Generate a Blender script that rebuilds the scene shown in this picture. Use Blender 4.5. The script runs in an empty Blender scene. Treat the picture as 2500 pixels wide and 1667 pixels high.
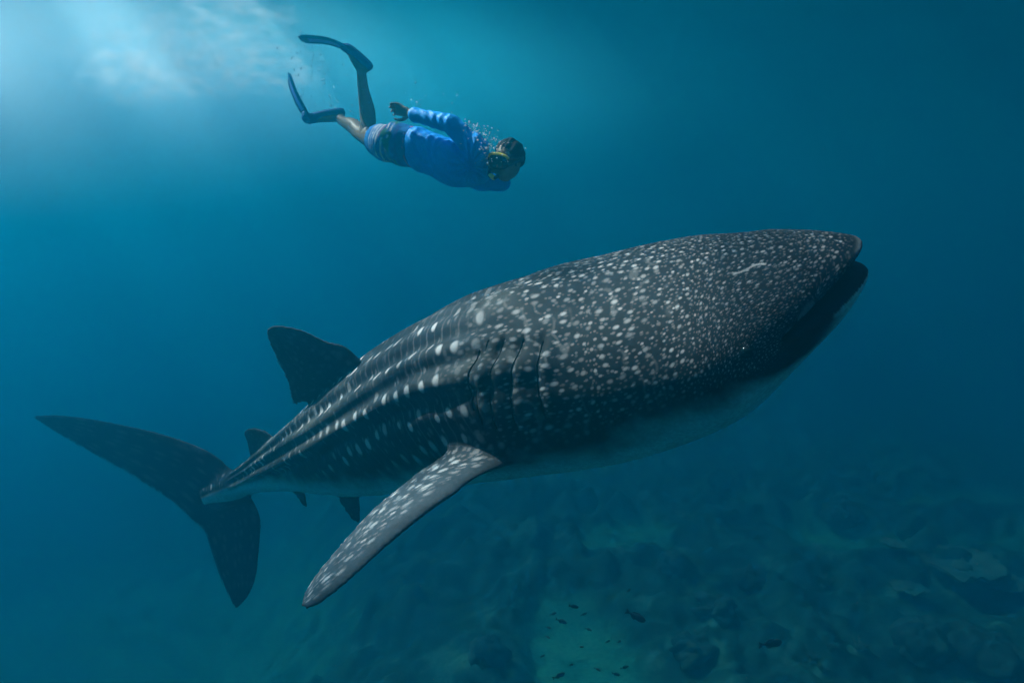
import bpy, bmesh, math, random
import numpy as np
from mathutils import Vector, Matrix
from mathutils.bvhtree import BVHTree

SC = bpy.context.scene
COL = SC.collection
# ================================================================ camera, sky, sun, exposure
CAM_Z, PITCH = 10.4, math.radians(10)
cam_data = bpy.data.cameras.new('camera')
cam_data.lens = 24; cam_data.sensor_width = 36; cam_data.clip_start = .05; cam_data.clip_end = 400
cam = bpy.data.objects.new('camera', cam_data); COL.objects.link(cam)
cam.location = (0, 0, CAM_Z); cam.rotation_euler = (math.pi/2-PITCH, 0, 0)
SC.camera = cam

SUN_EL, SUN_AZ = math.radians(50), math.radians(-66)      # azimuth from +Y towards +X
SUN_DIR = Vector((math.sin(SUN_AZ)*math.cos(SUN_EL), math.cos(SUN_AZ)*math.cos(SUN_EL), math.sin(SUN_EL)))
world = bpy.data.worlds.new('World'); SC.world = world; world.use_nodes = True
wn = world.node_tree.nodes; wl = world.node_tree.links
sky = wn.new('ShaderNodeTexSky'); sky.sky_type = 'NISHITA'; sky.sun_disc = False
sky.sun_elevation = SUN_EL; sky.sun_rotation = SUN_AZ
wl.new(sky.outputs[0], wn['Background'].inputs[0]); wn['Background'].inputs[1].default_value = .07
sun = bpy.data.lights.new('sun', 'SUN'); sun.energy = 5.0; sun.angle = math.radians(.6); sun.color = (1, .97, .93)
sun_o = bpy.data.objects.new('sun', sun); COL.objects.link(sun_o)
sun_o.rotation_euler = SUN_DIR.to_track_quat('Z', 'Y').to_euler(); sun_o.location = (-8, 2, 14)

vs = SC.view_settings
vs.view_transform = 'Standard'; vs.look = 'None'; vs.gamma = 1; vs.use_curve_mapping = False
vs.exposure = 1.15
SC.render.engine = 'CYCLES'
cy = SC.cycles
cy.max_bounces = 6; cy.diffuse_bounces = 3; cy.glossy_bounces = 2; cy.transmission_bounces = 4; cy.transparent_max_bounces = 12
cy.volume_bounces = 4; cy.use_adaptive_sampling = True; cy.adaptive_threshold = .05; cy.adaptive_min_samples = 24; cy.volume_step_rate = 1.0; cy.volume_max_steps = 80
cy.use_denoising = True
WATER = dict(density=.185, color=(.002, .208, .308), absorb=(.18, .42, .52), g=.77)
SURFACE_Z = CAM_Z+2.7

C_, S_ = math.cos(PITCH), math.sin(PITCH)
def to_world(P):
    """camera coordinates (right, up, forward) to world"""
    P = np.asarray(P, float)
    return np.stack([P[..., 0], P[..., 2]*C_+P[..., 1]*S_, CAM_Z+P[..., 1]*C_-P[..., 2]*S_], -1)
def dir_world(D):
    return to_world(D)-to_world(np.zeros(3))

# ---------------------------------------------------------------- geometry helpers (numpy)
def vnorm(a):
    a = np.asarray(a, float)
    return a / np.maximum(np.linalg.norm(a, axis=-1, keepdims=True), 1e-12)

def catmull(P, n):
    """dense Catmull-Rom curve through the rows of P"""
    P = np.asarray(P, float)
    Q = np.vstack([2*P[0]-P[1], P, 2*P[-1]-P[-2]])
    m = len(P)-1
    t = np.linspace(0, m, n); i = np.minimum(t.astype(int), m-1); f = (t-i)[:, None]
    p0, p1, p2, p3 = Q[i], Q[i+1], Q[i+2], Q[i+3]
    return .5*((2*p1)+(-p0+p2)*f+(2*p0-5*p1+4*p2-p3)*f**2+(-p0+3*p1-3*p2+p3)*f**3)

def resample(P, n):
    P = np.asarray(P, float)
    d = np.r_[0, np.cumsum(np.linalg.norm(np.diff(P, axis=0), axis=1))]
    t = np.linspace(0, d[-1], n)
    return np.stack([np.interp(t, d, P[:, k]) for k in range(P.shape[1])], 1)

def pchip(x, xs, ys):
    """smooth interpolation of a table (cubic Hermite, finite differences, limited)"""
    xs = np.asarray(xs, float); ys = np.asarray(ys, float); x = np.clip(x, xs[0], xs[-1])
    h = np.diff(xs); d = np.diff(ys)/h
    m = np.r_[d[0], np.where(d[:-1]*d[1:] > 0, 2*d[:-1]*d[1:]/(d[:-1]+d[1:]+1e-12*np.sign(d[:-1]+d[1:]+1e-30)), 0), d[-1]]
    i = np.clip(np.searchsorted(xs, x, side='right')-1, 0, len(h)-1)
    t = (x-xs[i])/h[i]
    return ((2*t**3-3*t**2+1)*ys[i]+(t**3-2*t**2+t)*h[i]*m[i]+(-2*t**3+3*t**2)*ys[i+1]+(t**3-t**2)*h[i]*m[i+1])

FPX = 1667.0
def ray(u, v):
    return np.array([(u-1250)/FPX, (833.5-v)/FPX, 1.0])
def cam_pt(u, v, z):
    return ray(u, v)*z
def project(P):
    P = np.asarray(P, float)
    return np.stack([1250+FPX*P[..., 0]/P[..., 2], 833.5-FPX*P[..., 1]/P[..., 2]], -1)
def on_plane(pts, O, N):
    return np.array([ray(u, v)*(O@N)/(ray(u, v)@N) for u, v in pts])
def cross(a, b):      # coordinates (right, up, forward) are left-handed: flip the product
    return -np.cross(a, b)

# ---------------------------------------------------------------- the shark
SPINE_PX = [(2118, 608, 2.72), (1930, 692, 2.88), (1765, 768, 3.06), (1540, 838, 3.27), (1315, 903, 3.50), (1080, 985, 3.95), (865, 1072, 4.5),
            (722, 1122, 5.1), (635, 1158, 5.5), (545, 1195, 5.8), (497, 1212, 5.9)]
_sp = catmull([cam_pt(*p) for p in SPINE_PX], 1200)
SPINE = resample(_sp, 1200)
SLEN = np.linalg.norm(np.diff(SPINE, axis=0), axis=1).sum()
SS = np.linspace(0, SLEN, 1200)
_T = vnorm(np.gradient(SPINE, axis=0))                     # towards the tail
_roll = np.radians(pchip(SS, [0, 1.5, 2.6, 3.8, 4.8, SLEN], [38, 40, 38, 30, 16, 6]))
_A = -_T
_U0 = vnorm(np.array([0, 1., 0])-_A*_A[:, 1:2])
_R0 = cross(_A, _U0)
RR = vnorm(np.cos(_roll)[:, None]*_R0-np.sin(_roll)[:, None]*_U0)   # the shark's right
UU = vnorm(np.cos(_roll)[:, None]*_U0+np.sin(_roll)[:, None]*_R0)   # its back
def frame(s):
    f = lambda M: np.stack([np.interp(s, SS, M[:, k]) for k in range(3)], -1)
    C = f(SPINE)
    if np.ndim(s) and np.any(s < 0):
        C = C+np.where(s < 0, s, 0)[..., None]*_T[0]
    return C, vnorm(f(_T)), vnorm(f(RR)), vnorm(f(UU))
T_S = [0, .03, .10, .30, .65, 1.1, 1.5, 2.0, 2.6, 3.2, 3.8, 4.4, 4.9, 5.3, 5.6]
T_A = [.40, .415, .440, .495, .560, .575, .545, .49, .43, .35, .26, .175, .115, .06, .02]
T_U = [.042, .068, .115, .20, .30, .375, .42, .455, .435, .365, .275, .19, .125, .09, .06]
T_D = [.088, .120, .165, .24, .355, .45, .48, .47, .435, .365, .275, .18, .115, .09, .06]
def sect(s):
    return pchip(s, T_S, T_A), pchip(s, T_S, T_U), pchip(s, T_S, T_D)
def ridge(s, th):
    """longitudinal keels: one along the back, three on each flank (th from the back, radians, symmetric)"""
    t = np.degrees(np.abs((th+np.pi) % (2*np.pi)-np.pi))
    on = np.clip((s-1.15)/.7, 0, 1)*np.clip((5.6-s)/.6, 0, 1)
    out = 0
    for xs, ys, h, w in (([1.2, 2.05, 2.8, 4.04, 5.3], [5, 8, 20, 34, 48], .030, 6.0), ([1.2, 2.0, 2.8, 4.0, 5.3], [20, 27, 40, 55, 70], .032, 6.0), ([1.2, 2.0, 2.8, 4.1, 5.3], [42, 46, 55, 79, 95], .034, 6.5)):
        c = np.interp(s, xs, ys); k = h*np.interp(s, [1.5, 4, 5.5], [1, .8, .4])
        out = out+k*np.exp(-.5*((t-c)/w)**2)-.75*k*np.exp(-.5*((t-c-1.55*w)/(.62*w))**2)
    return out*on+.010*np.exp(-.5*(t/5)**2)*np.clip((s-.9)/.6, 0, 1)
def setback(s, th):
    return np.clip(1-s/.9, 0, 1)**1.6*(.36*(np.sqrt(np.sin(th)**2+.03)-.1732)/.842+.03*np.clip(-np.cos(th), 0, 1))
def body_point(s, th, n=2.25):
    """surface of the trunk at s metres from the lips and angle th from the back (positive to the right)"""
    a, bu, bd = sect(s)
    sn, cs = np.sin(th), np.cos(th)
    ex = 2/n
    b = np.where(cs > 0, bu, bd)
    lat = a*np.sign(sn)*np.abs(sn)**ex; ver = b*np.sign(cs)*np.abs(cs)**ex
    k = 1+ridge(s, th)/np.maximum(np.hypot(lat, ver), .05)
    back = setback(s, th)
    C, T, R, U = frame(s+back)
    return C+R*(lat*k)[..., None]+U*(ver*k)[..., None]

def body_shell():
    ns, nt = 420, 220
    th = np.linspace(-np.pi, np.pi, nt, endpoint=False)
    s = np.r_[0, .008, .02, .035, np.linspace(.05, 5.6, ns)]
    S, TH = np.meshgrid(s, th, indexing='ij')
    P = body_point(S, TH)
    # the mouth: the lips roll inwards and the lining runs back into the head
    inner = []
    for k, (ds, f, g) in enumerate(((.012, .965, .72), (.04, .95, .62), (.12, .93, .7), (.28, .86, .8), (.5, .6, .9), (.62, .2, .3))):
        a, bu, bd = sect(np.zeros(nt))
        sn, cs = np.sin(th), np.cos(th); ex = 2/2.25
        lat = .40*f*np.sign(sn)*np.abs(sn)**ex
        ver = np.where(cs > 0, .042, .088)*g*np.sign(cs)*np.abs(cs)**ex
        back = setback(0., th)*max(0, 1-ds*1.2)
        C, T, R, U = frame(ds+back)
        inner.append(C+R*lat[:, None]+U*ver[:, None])
    P = np.concatenate([np.array(inner[::-1]), P]); S = np.concatenate([np.full((6, nt), -1.), S]); TH = np.concatenate([np.tile(th, (6, 1)), TH])
    m = len(P)
    idx = np.arange(m*nt).reshape(m, nt)
    F = np.stack([idx[:-1], np.roll(idx, -1, 1)[:-1], np.roll(idx, -1, 1)[1:], idx[1:]], -1).reshape(-1, 4)
    V = P.reshape(-1, 3)
    V = np.vstack([V, P[0].mean(0), P[-1].mean(0)])
    t0 = [(idx[0, (j+1) % nt], idx[0, j], m*nt) for j in range(nt)]
    t1 = [(idx[-1, j], idx[-1, (j+1) % nt], m*nt+1) for j in range(nt)]
    A = np.zeros((len(V), 3)); A[:, 0] = 0
    A[:m*nt, 1] = S.ravel(); A[:m*nt, 2] = TH.ravel(); A[m*nt, 1] = -1; A[m*nt+1, 1] = 5.6
    return V, F, t0+t1, A

def fin_shell(fid, LE, TE, N, thick, nu=40, nv=70, camber=None, power=.6):
    """a fin between a leading and a trailing edge (rows run from the root to the tip), N its plane's normal"""
    LE = resample(catmull(LE, 200), nv); TE = resample(catmull(TE, 200), nv)
    tq = np.linspace(0, 1, nv); nick = .010*np.sin(tq*37+fid)*np.sin(tq*91+2*fid)+.006*np.sin(tq*160+fid)     # a slightly ragged trailing edge
    TE = TE+vnorm(LE-TE)*(np.abs(nick)*np.clip(tq*4-.6, 0, 1)*np.clip(6-6*tq, 0, 1)*(.4 if fid == 4 else 1))[:, None]
    u = (1-np.cos(np.linspace(0, np.pi, nu)))/2
    v = np.linspace(0, 1, nv)
    prof = 2.6*(.2969*np.sqrt(u)-.126*u-.3516*u**2+.2843*u**3-.1015*u**4)*2
    tv = np.interp(v, *thick)
    mid = LE[:, None]+(TE-LE)[:, None]*u[None, :, None]
    N = np.asarray(N, float)
    if N.ndim == 1: N = np.tile(N, (nv, 1))
    if camber is not None: mid = mid+N[:, None]*(camber(v)[:, None]*(4*u*(1-u))[None, :])[..., None]
    off = N[:, None]*(tv[:, None]*prof[None])[..., None]*.5
    top, bot = mid+off, mid-off
    ring = np.concatenate([top, bot[:, -2:0:-1]], 1)           # closed loop round the section
    nr = ring.shape[1]
    V = ring.reshape(-1, 3); idx = np.arange(nv*nr).reshape(nv, nr)
    F = np.stack([idx[:-1], np.roll(idx, -1, 1)[:-1], np.roll(idx, -1, 1)[1:], idx[1:]], -1).reshape(-1, 4)
    V = np.vstack([V, ring[0].mean(0), ring[-1].mean(0)])
    tri = [(idx[0, (j+1) % nr], idx[0, j], nv*nr) for j in range(nr)]+[(idx[-1, j], idx[-1, (j+1) % nr], nv*nr+1) for j in range(nr)]
    A = np.zeros((len(V), 3)); A[:, 0] = fid
    uu = np.r_[u, u[-2:0:-1]]
    A[:nv*nr, 1] = np.repeat(v, nr); A[:nv*nr, 2] = np.tile(uu, nv); A[nv*nr+1, 1] = 1
    return V, F, tri, A

def shark_shells():
    out = [body_shell()]
    # first dorsal fin, in the plane of the spine and the back at its base
    C, T, R, U = frame(np.float64(3.0))
    O = C
    le = on_plane([(905, 905), (846, 848), (795, 832), (745, 808), (700, 796), (668, 794), (652, 802)], O, R)
    te = on_plane([(790, 1010), (745, 984), (713, 990), (700, 942), (676, 890), (655, 838), (649, 812)], O, R)
    out.append(fin_shell(1, le, te, R, ([0, .2, .5, .9, 1], [.13, .085, .055, .03, .012])))
    C, T, R, U = frame(np.float64(4.35)); O = C
    le = on_plane([(690, 1090), (655, 1056), (632, 1046), (610, 1044), (597, 1051)], O, R)
    te = on_plane([(650, 1150), (626, 1110), (609, 1124), (603, 1090), (594, 1060)], O, R)
    out.append(fin_shell(2, le, te, R, ([0, .5, 1], [.06, .035, .012])))
    # tail fin
    C, T, R, U = frame(np.float64(5.25)); O = C; N = vnorm(R*.9+np.array([0, 0, -.3]))
    le = on_plane([(640, 1168), (575, 1146), (500, 1096), (400, 1060), (300, 1036), (200, 1018), (130, 1012), (85, 1014)], O, N)
    te = on_plane([(575, 1265), (520, 1300), (480, 1285), (420, 1233), (320, 1168), (210, 1106), (130, 1058), (78, 1020)], O, N)
    out.append(fin_shell(3, le, te, N, ([0, .25, .5, .9, 1], [.12, .075, .055, .03, .012])))
    le = on_plane([(575, 1155), (618, 1222), (636, 1270), (633, 1340), (625, 1410), (606, 1455), (582, 1482)], O, N)
    te = on_plane([(480, 1205), (470, 1262), (492, 1300), (510, 1360), (528, 1410), (550, 1452), (571, 1486)], O, N)
    out.append(fin_shell(3, le, te, N, ([0, .25, .5, .9, 1], [.11, .07, .05, .03, .012])))
    # right pectoral fin: root in the flank, swept back and down towards us
    le = [cam_pt(1420, 1085, 3.30), cam_pt(1300, 1128, 3.14), cam_pt(1180, 1168, 3.02), cam_pt(1070, 1232, 2.93), cam_pt(950, 1328, 2.86), cam_pt(855, 1415, 2.81), cam_pt(785, 1472, 2.79), cam_pt(748, 1490, 2.79)]
    te = [cam_pt(1190, 990, 3.50), cam_pt(1110, 1072, 3.36), cam_pt(1010, 1158, 3.24), cam_pt(905, 1246, 3.14), cam_pt(820, 1340, 3.06), cam_pt(765, 1408, 2.98), cam_pt(740, 1452, 2.90), cam_pt(738, 1482, 2.83)]
    le_, te_ = np.array(le), np.array(te)
    n = vnorm(cross(te_[4]-le_[4], le_[6]-le_[2])); n = n if n[1] > 0 else -n
    out.append(fin_shell(4, le, te, n, ([0, .12, .3, .7, .95, 1], [.22, .14, .10, .065, .035, .012]), camber=lambda v: .02+0*v))
    # left pectoral, on the far side, held lower along the body
    C, T, R, U = frame(np.float64(1.5))
    d = vnorm(-R*.62-U*.55+T*.75)
    o = body_point(np.array([1.42]), np.array([math.radians(-112)]))[0]
    lf = np.array([o-T*.10+d*k*1.05+T*.18*k*k for k in (-.08, .1, .35, .6, .85, 1.0)])
    tf = np.array([o+T*.24+d*k*1.0-T*.02*k for k in (-.08, .1, .35, .6, .85, 1.03)])
    n5 = vnorm(cross(T, d)); n5 = n5 if n5@U > 0 else -n5
    out.append(fin_shell(5, lf, tf, n5, ([0, .12, .3, .7, .95, 1], [.16, .12, .09, .06, .03, .012])))
    # pelvic fins and anal fin: short plates under the body
    def plate(fid, s0, th, chord, span, sweep, th_dir):
        C, T, R, U = frame(np.float64(s0))
        root = body_point(np.array([s0]), np.array([th]))[0]
        d = vnorm(R*math.sin(th_dir)+U*math.cos(th_dir))
        o = root-d*.06
        LEp = [o-T*.02, o+d*(.06+span*.3)+T*sweep*.35, o+d*(.06+span*.7)+T*sweep*.8, o+d*(.06+span*.97)+T*sweep*1.15, o+d*(.06+span)+T*sweep*1.35]
        TEp = [o+T*chord, o+d*(.06+span*.12)+T*chord*1.02, o+d*(.06+span*.5)+T*(chord*.86+sweep*.25), o+d*(.06+span*.85)+T*(chord*.6+sweep*.75), o+d*(.06+span)+T*sweep*1.42]
        N = vnorm(cross(d, T))
        return fin_shell(fid, LEp, TEp, N, ([0, .5, 1], [.06, .03, .01]), 30, 40)
    out.append(plate(6, 3.22, math.radians(140), .25, .17, .10, math.radians(162)))
    out.append(plate(6, 3.22, math.radians(-140), .25, .17, .10, math.radians(-162)))
    out.append(plate(7, 4.2, math.pi, .20, .17, .10, math.pi))
    return out

# ================================================================ object helpers
def tag(o, label=None, cat=None, group=None, kind=None):
    for k, v in (('label', label), ('category', cat), ('group', group), ('kind', kind)):
        if v: o[k] = v
    return o
def empty(name, loc):
    o = bpy.data.objects.new(name, None); COL.objects.link(o); o.location = loc; o.empty_display_size = .1
    return o
def mesh_from(name, V, quads=None, tris=None, smooth=True):
    me = bpy.data.meshes.new(name)
    V = np.asarray(V, np.float32)
    q = np.zeros((0, 4), np.int32) if quads is None else np.asarray(quads, np.int32).reshape(-1, 4)
    t = np.zeros((0, 3), np.int32) if tris is None else np.asarray(tris, np.int32).reshape(-1, 3)
    me.vertices.add(len(V)); me.vertices.foreach_set('co', V.ravel())
    nl = q.size+t.size
    me.loops.add(nl); me.loops.foreach_set('vertex_index', np.r_[q.ravel(), t.ravel()])
    me.polygons.add(len(q)+len(t))
    st = np.r_[np.arange(len(q))*4, q.size+np.arange(len(t))*3]
    me.polygons.foreach_set('loop_start', st)
    me.update(calc_edges=True); me.validate()
    me.polygons.foreach_set('use_smooth', np.full(len(me.polygons), smooth))
    return me
def link(name, me, mat, parent=None):
    o = bpy.data.objects.new(name, me); COL.objects.link(o)
    if mat is not None and not me.materials: me.materials.append(mat)
    if parent is not None:
        o.parent = parent; o.matrix_parent_inverse = Matrix.Translation(-Vector(parent.location))
    return o
def remesh(shells, voxel, smooth=3):
    """join closed shells into ONE continuous surface; returns V, quads"""
    off = 0; VV = []; QQ = []; TT = []
    for sh in shells:
        V, F, t = sh[0], sh[1], sh[2]
        VV.append(V); QQ.append(np.asarray(F).reshape(-1, 4)+off); TT.append(np.asarray(t).reshape(-1, 3)+off); off += len(V)
    me = mesh_from('shells', np.vstack(VV), np.vstack(QQ), np.vstack(TT))
    bm = bmesh.new(); bm.from_mesh(me); bmesh.ops.recalc_face_normals(bm, faces=bm.faces); bm.to_mesh(me); bm.free()
    o = bpy.data.objects.new('shells', me); COL.objects.link(o)
    m = o.modifiers.new('r', 'REMESH'); m.mode = 'VOXEL'; m.voxel_size = voxel
    dg = bpy.context.evaluated_depsgraph_get()
    r = bpy.data.meshes.new_from_object(o.evaluated_get(dg))
    n = len(r.vertices); V = np.empty(n*3, np.float32); r.vertices.foreach_get('co', V); V = V.reshape(-1, 3).astype(float)
    Q = np.empty(len(r.loops), np.int32); r.loops.foreach_get('vertex_index', Q); Q = Q.reshape(-1, 4)
    bpy.data.objects.remove(o); bpy.data.meshes.remove(r); bpy.data.meshes.remove(me)
    V = laplace(V, Q, smooth)
    return V, Q
def edges_of(Q):
    return np.vstack([Q[:, [0, 1]], Q[:, [1, 2]], Q[:, [2, 3]], Q[:, [3, 0]]])
def laplace(V, Q, it, lam=.5, weight=None):
    E = edges_of(Q); n = len(V)
    cnt = np.bincount(E.ravel(), minlength=n)[:, None]
    for _ in range(it):
        acc = np.stack([np.bincount(E[:, 0], V[E[:, 1], k], n)+np.bincount(E[:, 1], V[E[:, 0], k], n) for k in range(3)], 1)
        d = acc/np.maximum(cnt, 1)-V
        V = V+d*(lam if weight is None else lam*weight[:, None])
    return V
def laplace_near(V, Q, c, r, it):
    """smooth only round a point, where a fin joins the body"""
    w = sstep(r, r*.55, np.linalg.norm(V-c, axis=1)); f = Q[(w[Q] > 0).any(1)]
    ids, loc = np.unique(f, return_inverse=True); V = V.copy()
    V[ids] = laplace(V[ids], loc.reshape(-1, 4), it, .6, w[ids])
    return V
def vnormals(V, Q):
    n = np.cross(V[Q[:, 2]]-V[Q[:, 0]], V[Q[:, 3]]-V[Q[:, 1]])
    out = np.stack([sum(np.bincount(Q[:, j], n[:, k], len(V)) for j in range(4)) for k in range(3)], 1)
    return vnorm(out)
def hash2(i, j, k=0):
    h = (np.asarray(i, np.int64)*374761393+np.asarray(j, np.int64)*668265263+k*2147483647+1442695) & 0xffffffff
    h = ((h ^ (h >> 13))*1274126177) & 0xffffffff
    h = ((h ^ (h >> 16))*2246822519) & 0xffffffff
    return ((h ^ (h >> 15)) & 0xffffff)/float(0xffffff)
def noise2(x, y, k=0):
    i, j = np.floor(x).astype(np.int64), np.floor(y).astype(np.int64); fx, fy = x-i, y-j
    fx, fy = fx*fx*(3-2*fx), fy*fy*(3-2*fy)
    return (hash2(i, j, k)*(1-fx)+hash2(i+1, j, k)*fx)*(1-fy)+(hash2(i, j+1, k)*(1-fx)+hash2(i+1, j+1, k)*fx)*fy
def fbm2(x, y, k=0, oct=4):
    v = 0; a = .5
    for o in range(oct): v = v+a*noise2(x*2**o, y*2**o, k+o*17); a *= .5
    return v/(1-.5**oct)
def sstep(a, b, x):
    t = np.clip((x-a)/(b-a), 0, 1); return t*t*(3-2*t)

# ================================================================ materials
def mat(name, color=None, rough=.6, spec=.3):
    m = bpy.data.materials.new(name); m.use_nodes = True
    b = m.node_tree.nodes['Principled BSDF']
    b.inputs['Roughness'].default_value = rough; b.inputs['Specular IOR Level'].default_value = spec
    if color is not None: b.inputs['Base Color'].default_value = (*color, 1)
    return m, m.node_tree.nodes, m.node_tree.links, b
def noisy(name, c0, c1, scale, rough=.7, spec=.2, bump=0, detail=5, coord='Object', bscale=None, lo=.35, hi=.65):
    m, N, L, b = mat(name, None, rough, spec)
    tc = N.new('ShaderNodeTexCoord'); t = N.new('ShaderNodeTexNoise'); t.inputs['Scale'].default_value = scale; t.inputs['Detail'].default_value = detail
    r = N.new('ShaderNodeValToRGB'); r.color_ramp.elements[0].color = (*c0, 1); r.color_ramp.elements[1].color = (*c1, 1)
    r.color_ramp.elements[0].position = lo; r.color_ramp.elements[1].position = hi
    L.new(tc.outputs[coord], t.inputs['Vector']); L.new(t.outputs['Fac'], r.inputs[0]); L.new(r.outputs[0], b.inputs['Base Color'])
    if bump:
        t2 = N.new('ShaderNodeTexNoise'); t2.inputs['Scale'].default_value = bscale or scale*3; t2.inputs['Detail'].default_value = 6
        L.new(tc.outputs[coord], t2.inputs['Vector'])
        bp = N.new('ShaderNodeBump'); bp.inputs['Distance'].default_value = bump; L.new(t2.outputs['Fac'], bp.inputs['Height']); L.new(bp.outputs[0], b.inputs['Normal'])
    return m
def pigment(name, rough=.55, spec=.25, bump=.002, bscale=60, vary=.25):
    """colour read from the mesh's own pigment, broken up by fine noise"""
    m, N, L, b = mat(name, None, rough, spec)
    at = N.new('ShaderNodeAttribute'); at.attribute_name = 'pigment'
    tc = N.new('ShaderNodeTexCoord'); t = N.new('ShaderNodeTexNoise'); t.inputs['Scale'].default_value = bscale; t.inputs['Detail'].default_value = 6
    L.new(tc.outputs['Object'], t.inputs['Vector'])
    mr = N.new('ShaderNodeMapRange'); mr.inputs[1].default_value = .3; mr.inputs[2].default_value = .7; mr.inputs[3].default_value = 1-vary; mr.inputs[4].default_value = 1+vary
    L.new(t.outputs['Fac'], mr.inputs[0])
    mx = N.new('ShaderNodeVectorMath'); mx.operation = 'SCALE'; L.new(at.outputs['Color'], mx.inputs[0]); L.new(mr.outputs[0], mx.inputs['Scale'])
    L.new(mx.outputs[0], b.inputs['Base Color'])
    bp = N.new('ShaderNodeBump'); bp.inputs['Distance'].default_value = bump; bp.inputs['Strength'].default_value = .6; L.new(t.outputs['Fac'], bp.inputs['Height']); L.new(bp.outputs[0], b.inputs['Normal'])
    return m
def set_pigment(me, col):
    a = me.color_attributes.new('pigment', 'FLOAT_COLOR', 'POINT')
    a.data.foreach_set('color', np.c_[np.clip(col, 0, 1), np.ones(len(col))].astype(np.float32).ravel())

# ================================================================ the water, its surface, the sea floor
def box_mesh(name, lo, hi):
    x0, y0, z0 = lo; x1, y1, z1 = hi
    V = [(x0, y0, z0), (x1, y0, z0), (x1, y1, z0), (x0, y1, z0), (x0, y0, z1), (x1, y0, z1), (x1, y1, z1), (x0, y1, z1)]
    return mesh_from(name, V, [(0, 3, 2, 1), (4, 5, 6, 7), (0, 1, 5, 4), (1, 2, 6, 5), (2, 3, 7, 6), (3, 0, 4, 7)], smooth=False)
wm = bpy.data.materials.new('sea_water'); wm.use_nodes = True
wm.node_tree.nodes.remove(wm.node_tree.nodes['Principled BSDF'])
pv = wm.node_tree.nodes.new('ShaderNodeVolumePrincipled')
pv.inputs['Density'].default_value = WATER['density']; pv.inputs['Color'].default_value = (*WATER['color'], 1)
pv.inputs['Absorption Color'].default_value = (*WATER['absorb'], 1); pv.inputs['Anisotropy'].default_value = WATER['g']
wm.node_tree.links.new(pv.outputs[0], wm.node_tree.nodes['Material Output'].inputs['Volume'])
HALF = 70
water = tag(link('water', box_mesh('water', (-HALF, -HALF, -8.0), (HALF, HALF, SURFACE_Z+.06)), wm), kind='structure')

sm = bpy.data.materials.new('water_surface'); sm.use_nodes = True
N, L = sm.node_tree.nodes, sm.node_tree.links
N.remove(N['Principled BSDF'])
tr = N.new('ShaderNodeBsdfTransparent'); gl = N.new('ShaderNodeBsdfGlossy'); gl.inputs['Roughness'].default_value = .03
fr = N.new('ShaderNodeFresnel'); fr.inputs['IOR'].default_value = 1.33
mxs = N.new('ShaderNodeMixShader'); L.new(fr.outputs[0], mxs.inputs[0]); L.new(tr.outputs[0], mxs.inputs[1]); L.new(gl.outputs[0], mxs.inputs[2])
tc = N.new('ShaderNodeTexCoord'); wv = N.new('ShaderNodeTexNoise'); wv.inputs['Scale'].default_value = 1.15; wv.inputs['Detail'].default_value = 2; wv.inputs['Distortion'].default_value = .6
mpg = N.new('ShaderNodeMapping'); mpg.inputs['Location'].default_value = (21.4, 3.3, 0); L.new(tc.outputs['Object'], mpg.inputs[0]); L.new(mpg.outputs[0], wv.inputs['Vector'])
cr = N.new('ShaderNodeValToRGB'); cr.color_ramp.elements[0].position = .38; cr.color_ramp.elements[0].color = (.36, .365, .37, 1); cr.color_ramp.elements[1].position = .585; cr.color_ramp.elements[1].color = (1, 1, 1, 1)  # dapples put into the sheet's colour: noise dims the sun in patches
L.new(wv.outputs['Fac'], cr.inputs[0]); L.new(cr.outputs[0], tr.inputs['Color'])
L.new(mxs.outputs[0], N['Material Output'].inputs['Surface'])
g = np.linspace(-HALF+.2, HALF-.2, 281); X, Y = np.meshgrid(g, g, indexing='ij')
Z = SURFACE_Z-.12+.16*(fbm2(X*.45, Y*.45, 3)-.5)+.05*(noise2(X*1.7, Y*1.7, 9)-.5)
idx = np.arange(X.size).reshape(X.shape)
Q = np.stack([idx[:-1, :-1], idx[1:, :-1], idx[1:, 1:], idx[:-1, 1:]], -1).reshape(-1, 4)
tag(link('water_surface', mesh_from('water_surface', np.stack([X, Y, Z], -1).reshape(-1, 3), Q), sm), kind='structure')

def floor_z(x, y):
    wx = x+1.6*(fbm2(x*.35, y*.35, 51)-.5); wy = y+1.6*(fbm2(x*.35+9, y*.35, 53)-.5)
    sand = 0
    for cx, cy, rx, ry, k in ((1.5, 14.4, 1.9, 2.7, 0.95), (10.4, 21.0, 2.0, 1.7, 0.8), (-12.4, 18.9, 8.3, 8.3, 1.0), (17.1, 24.0, 3.8, 2.0, 0.7)):
        sand = np.maximum(sand, k*np.exp(-((wx-cx)/rx)**2-((wy-cy)/ry)**2))
    sand = np.maximum(sand, .5*sstep(.64, .76, fbm2(x*.3+2.2, y*.3+6.9, 55, 4)))
    reef = 1-sstep(.30, .62, sand+.25*(fbm2(x*1.1, y*1.1, 57)-.5))
    bump = fbm2(x*1.5, y*1.5, 21, 5); lump = fbm2(x*.55+4, y*.55, 31, 3)
    z = reef*(.25+1.5*lump*bump+.25*(bump-.5))+.03*(bump-.5)
    z = z-3.5*sstep(1, -9, x+.3*y-4)-.02*np.maximum(y-20, 0)
    return z, reef
g = np.r_[np.linspace(-HALF+.3, -14, 60, endpoint=False), np.linspace(-14, 24, 420), np.linspace(24, HALF-.3, 60)[1:]]
gy = np.r_[np.linspace(-HALF+.3, 0, 60, endpoint=False), np.linspace(0, 26, 300), np.linspace(26, HALF-.3, 60)[1:]]
X, Y = np.meshgrid(g, gy, indexing='ij'); Z, REEF = floor_z(X, Y)
idx = np.arange(X.size).reshape(X.shape)
Q = np.stack([idx[:-1, :-1], idx[1:, :-1], idx[1:, 1:], idx[:-1, 1:]], -1).reshape(-1, 4)
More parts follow.
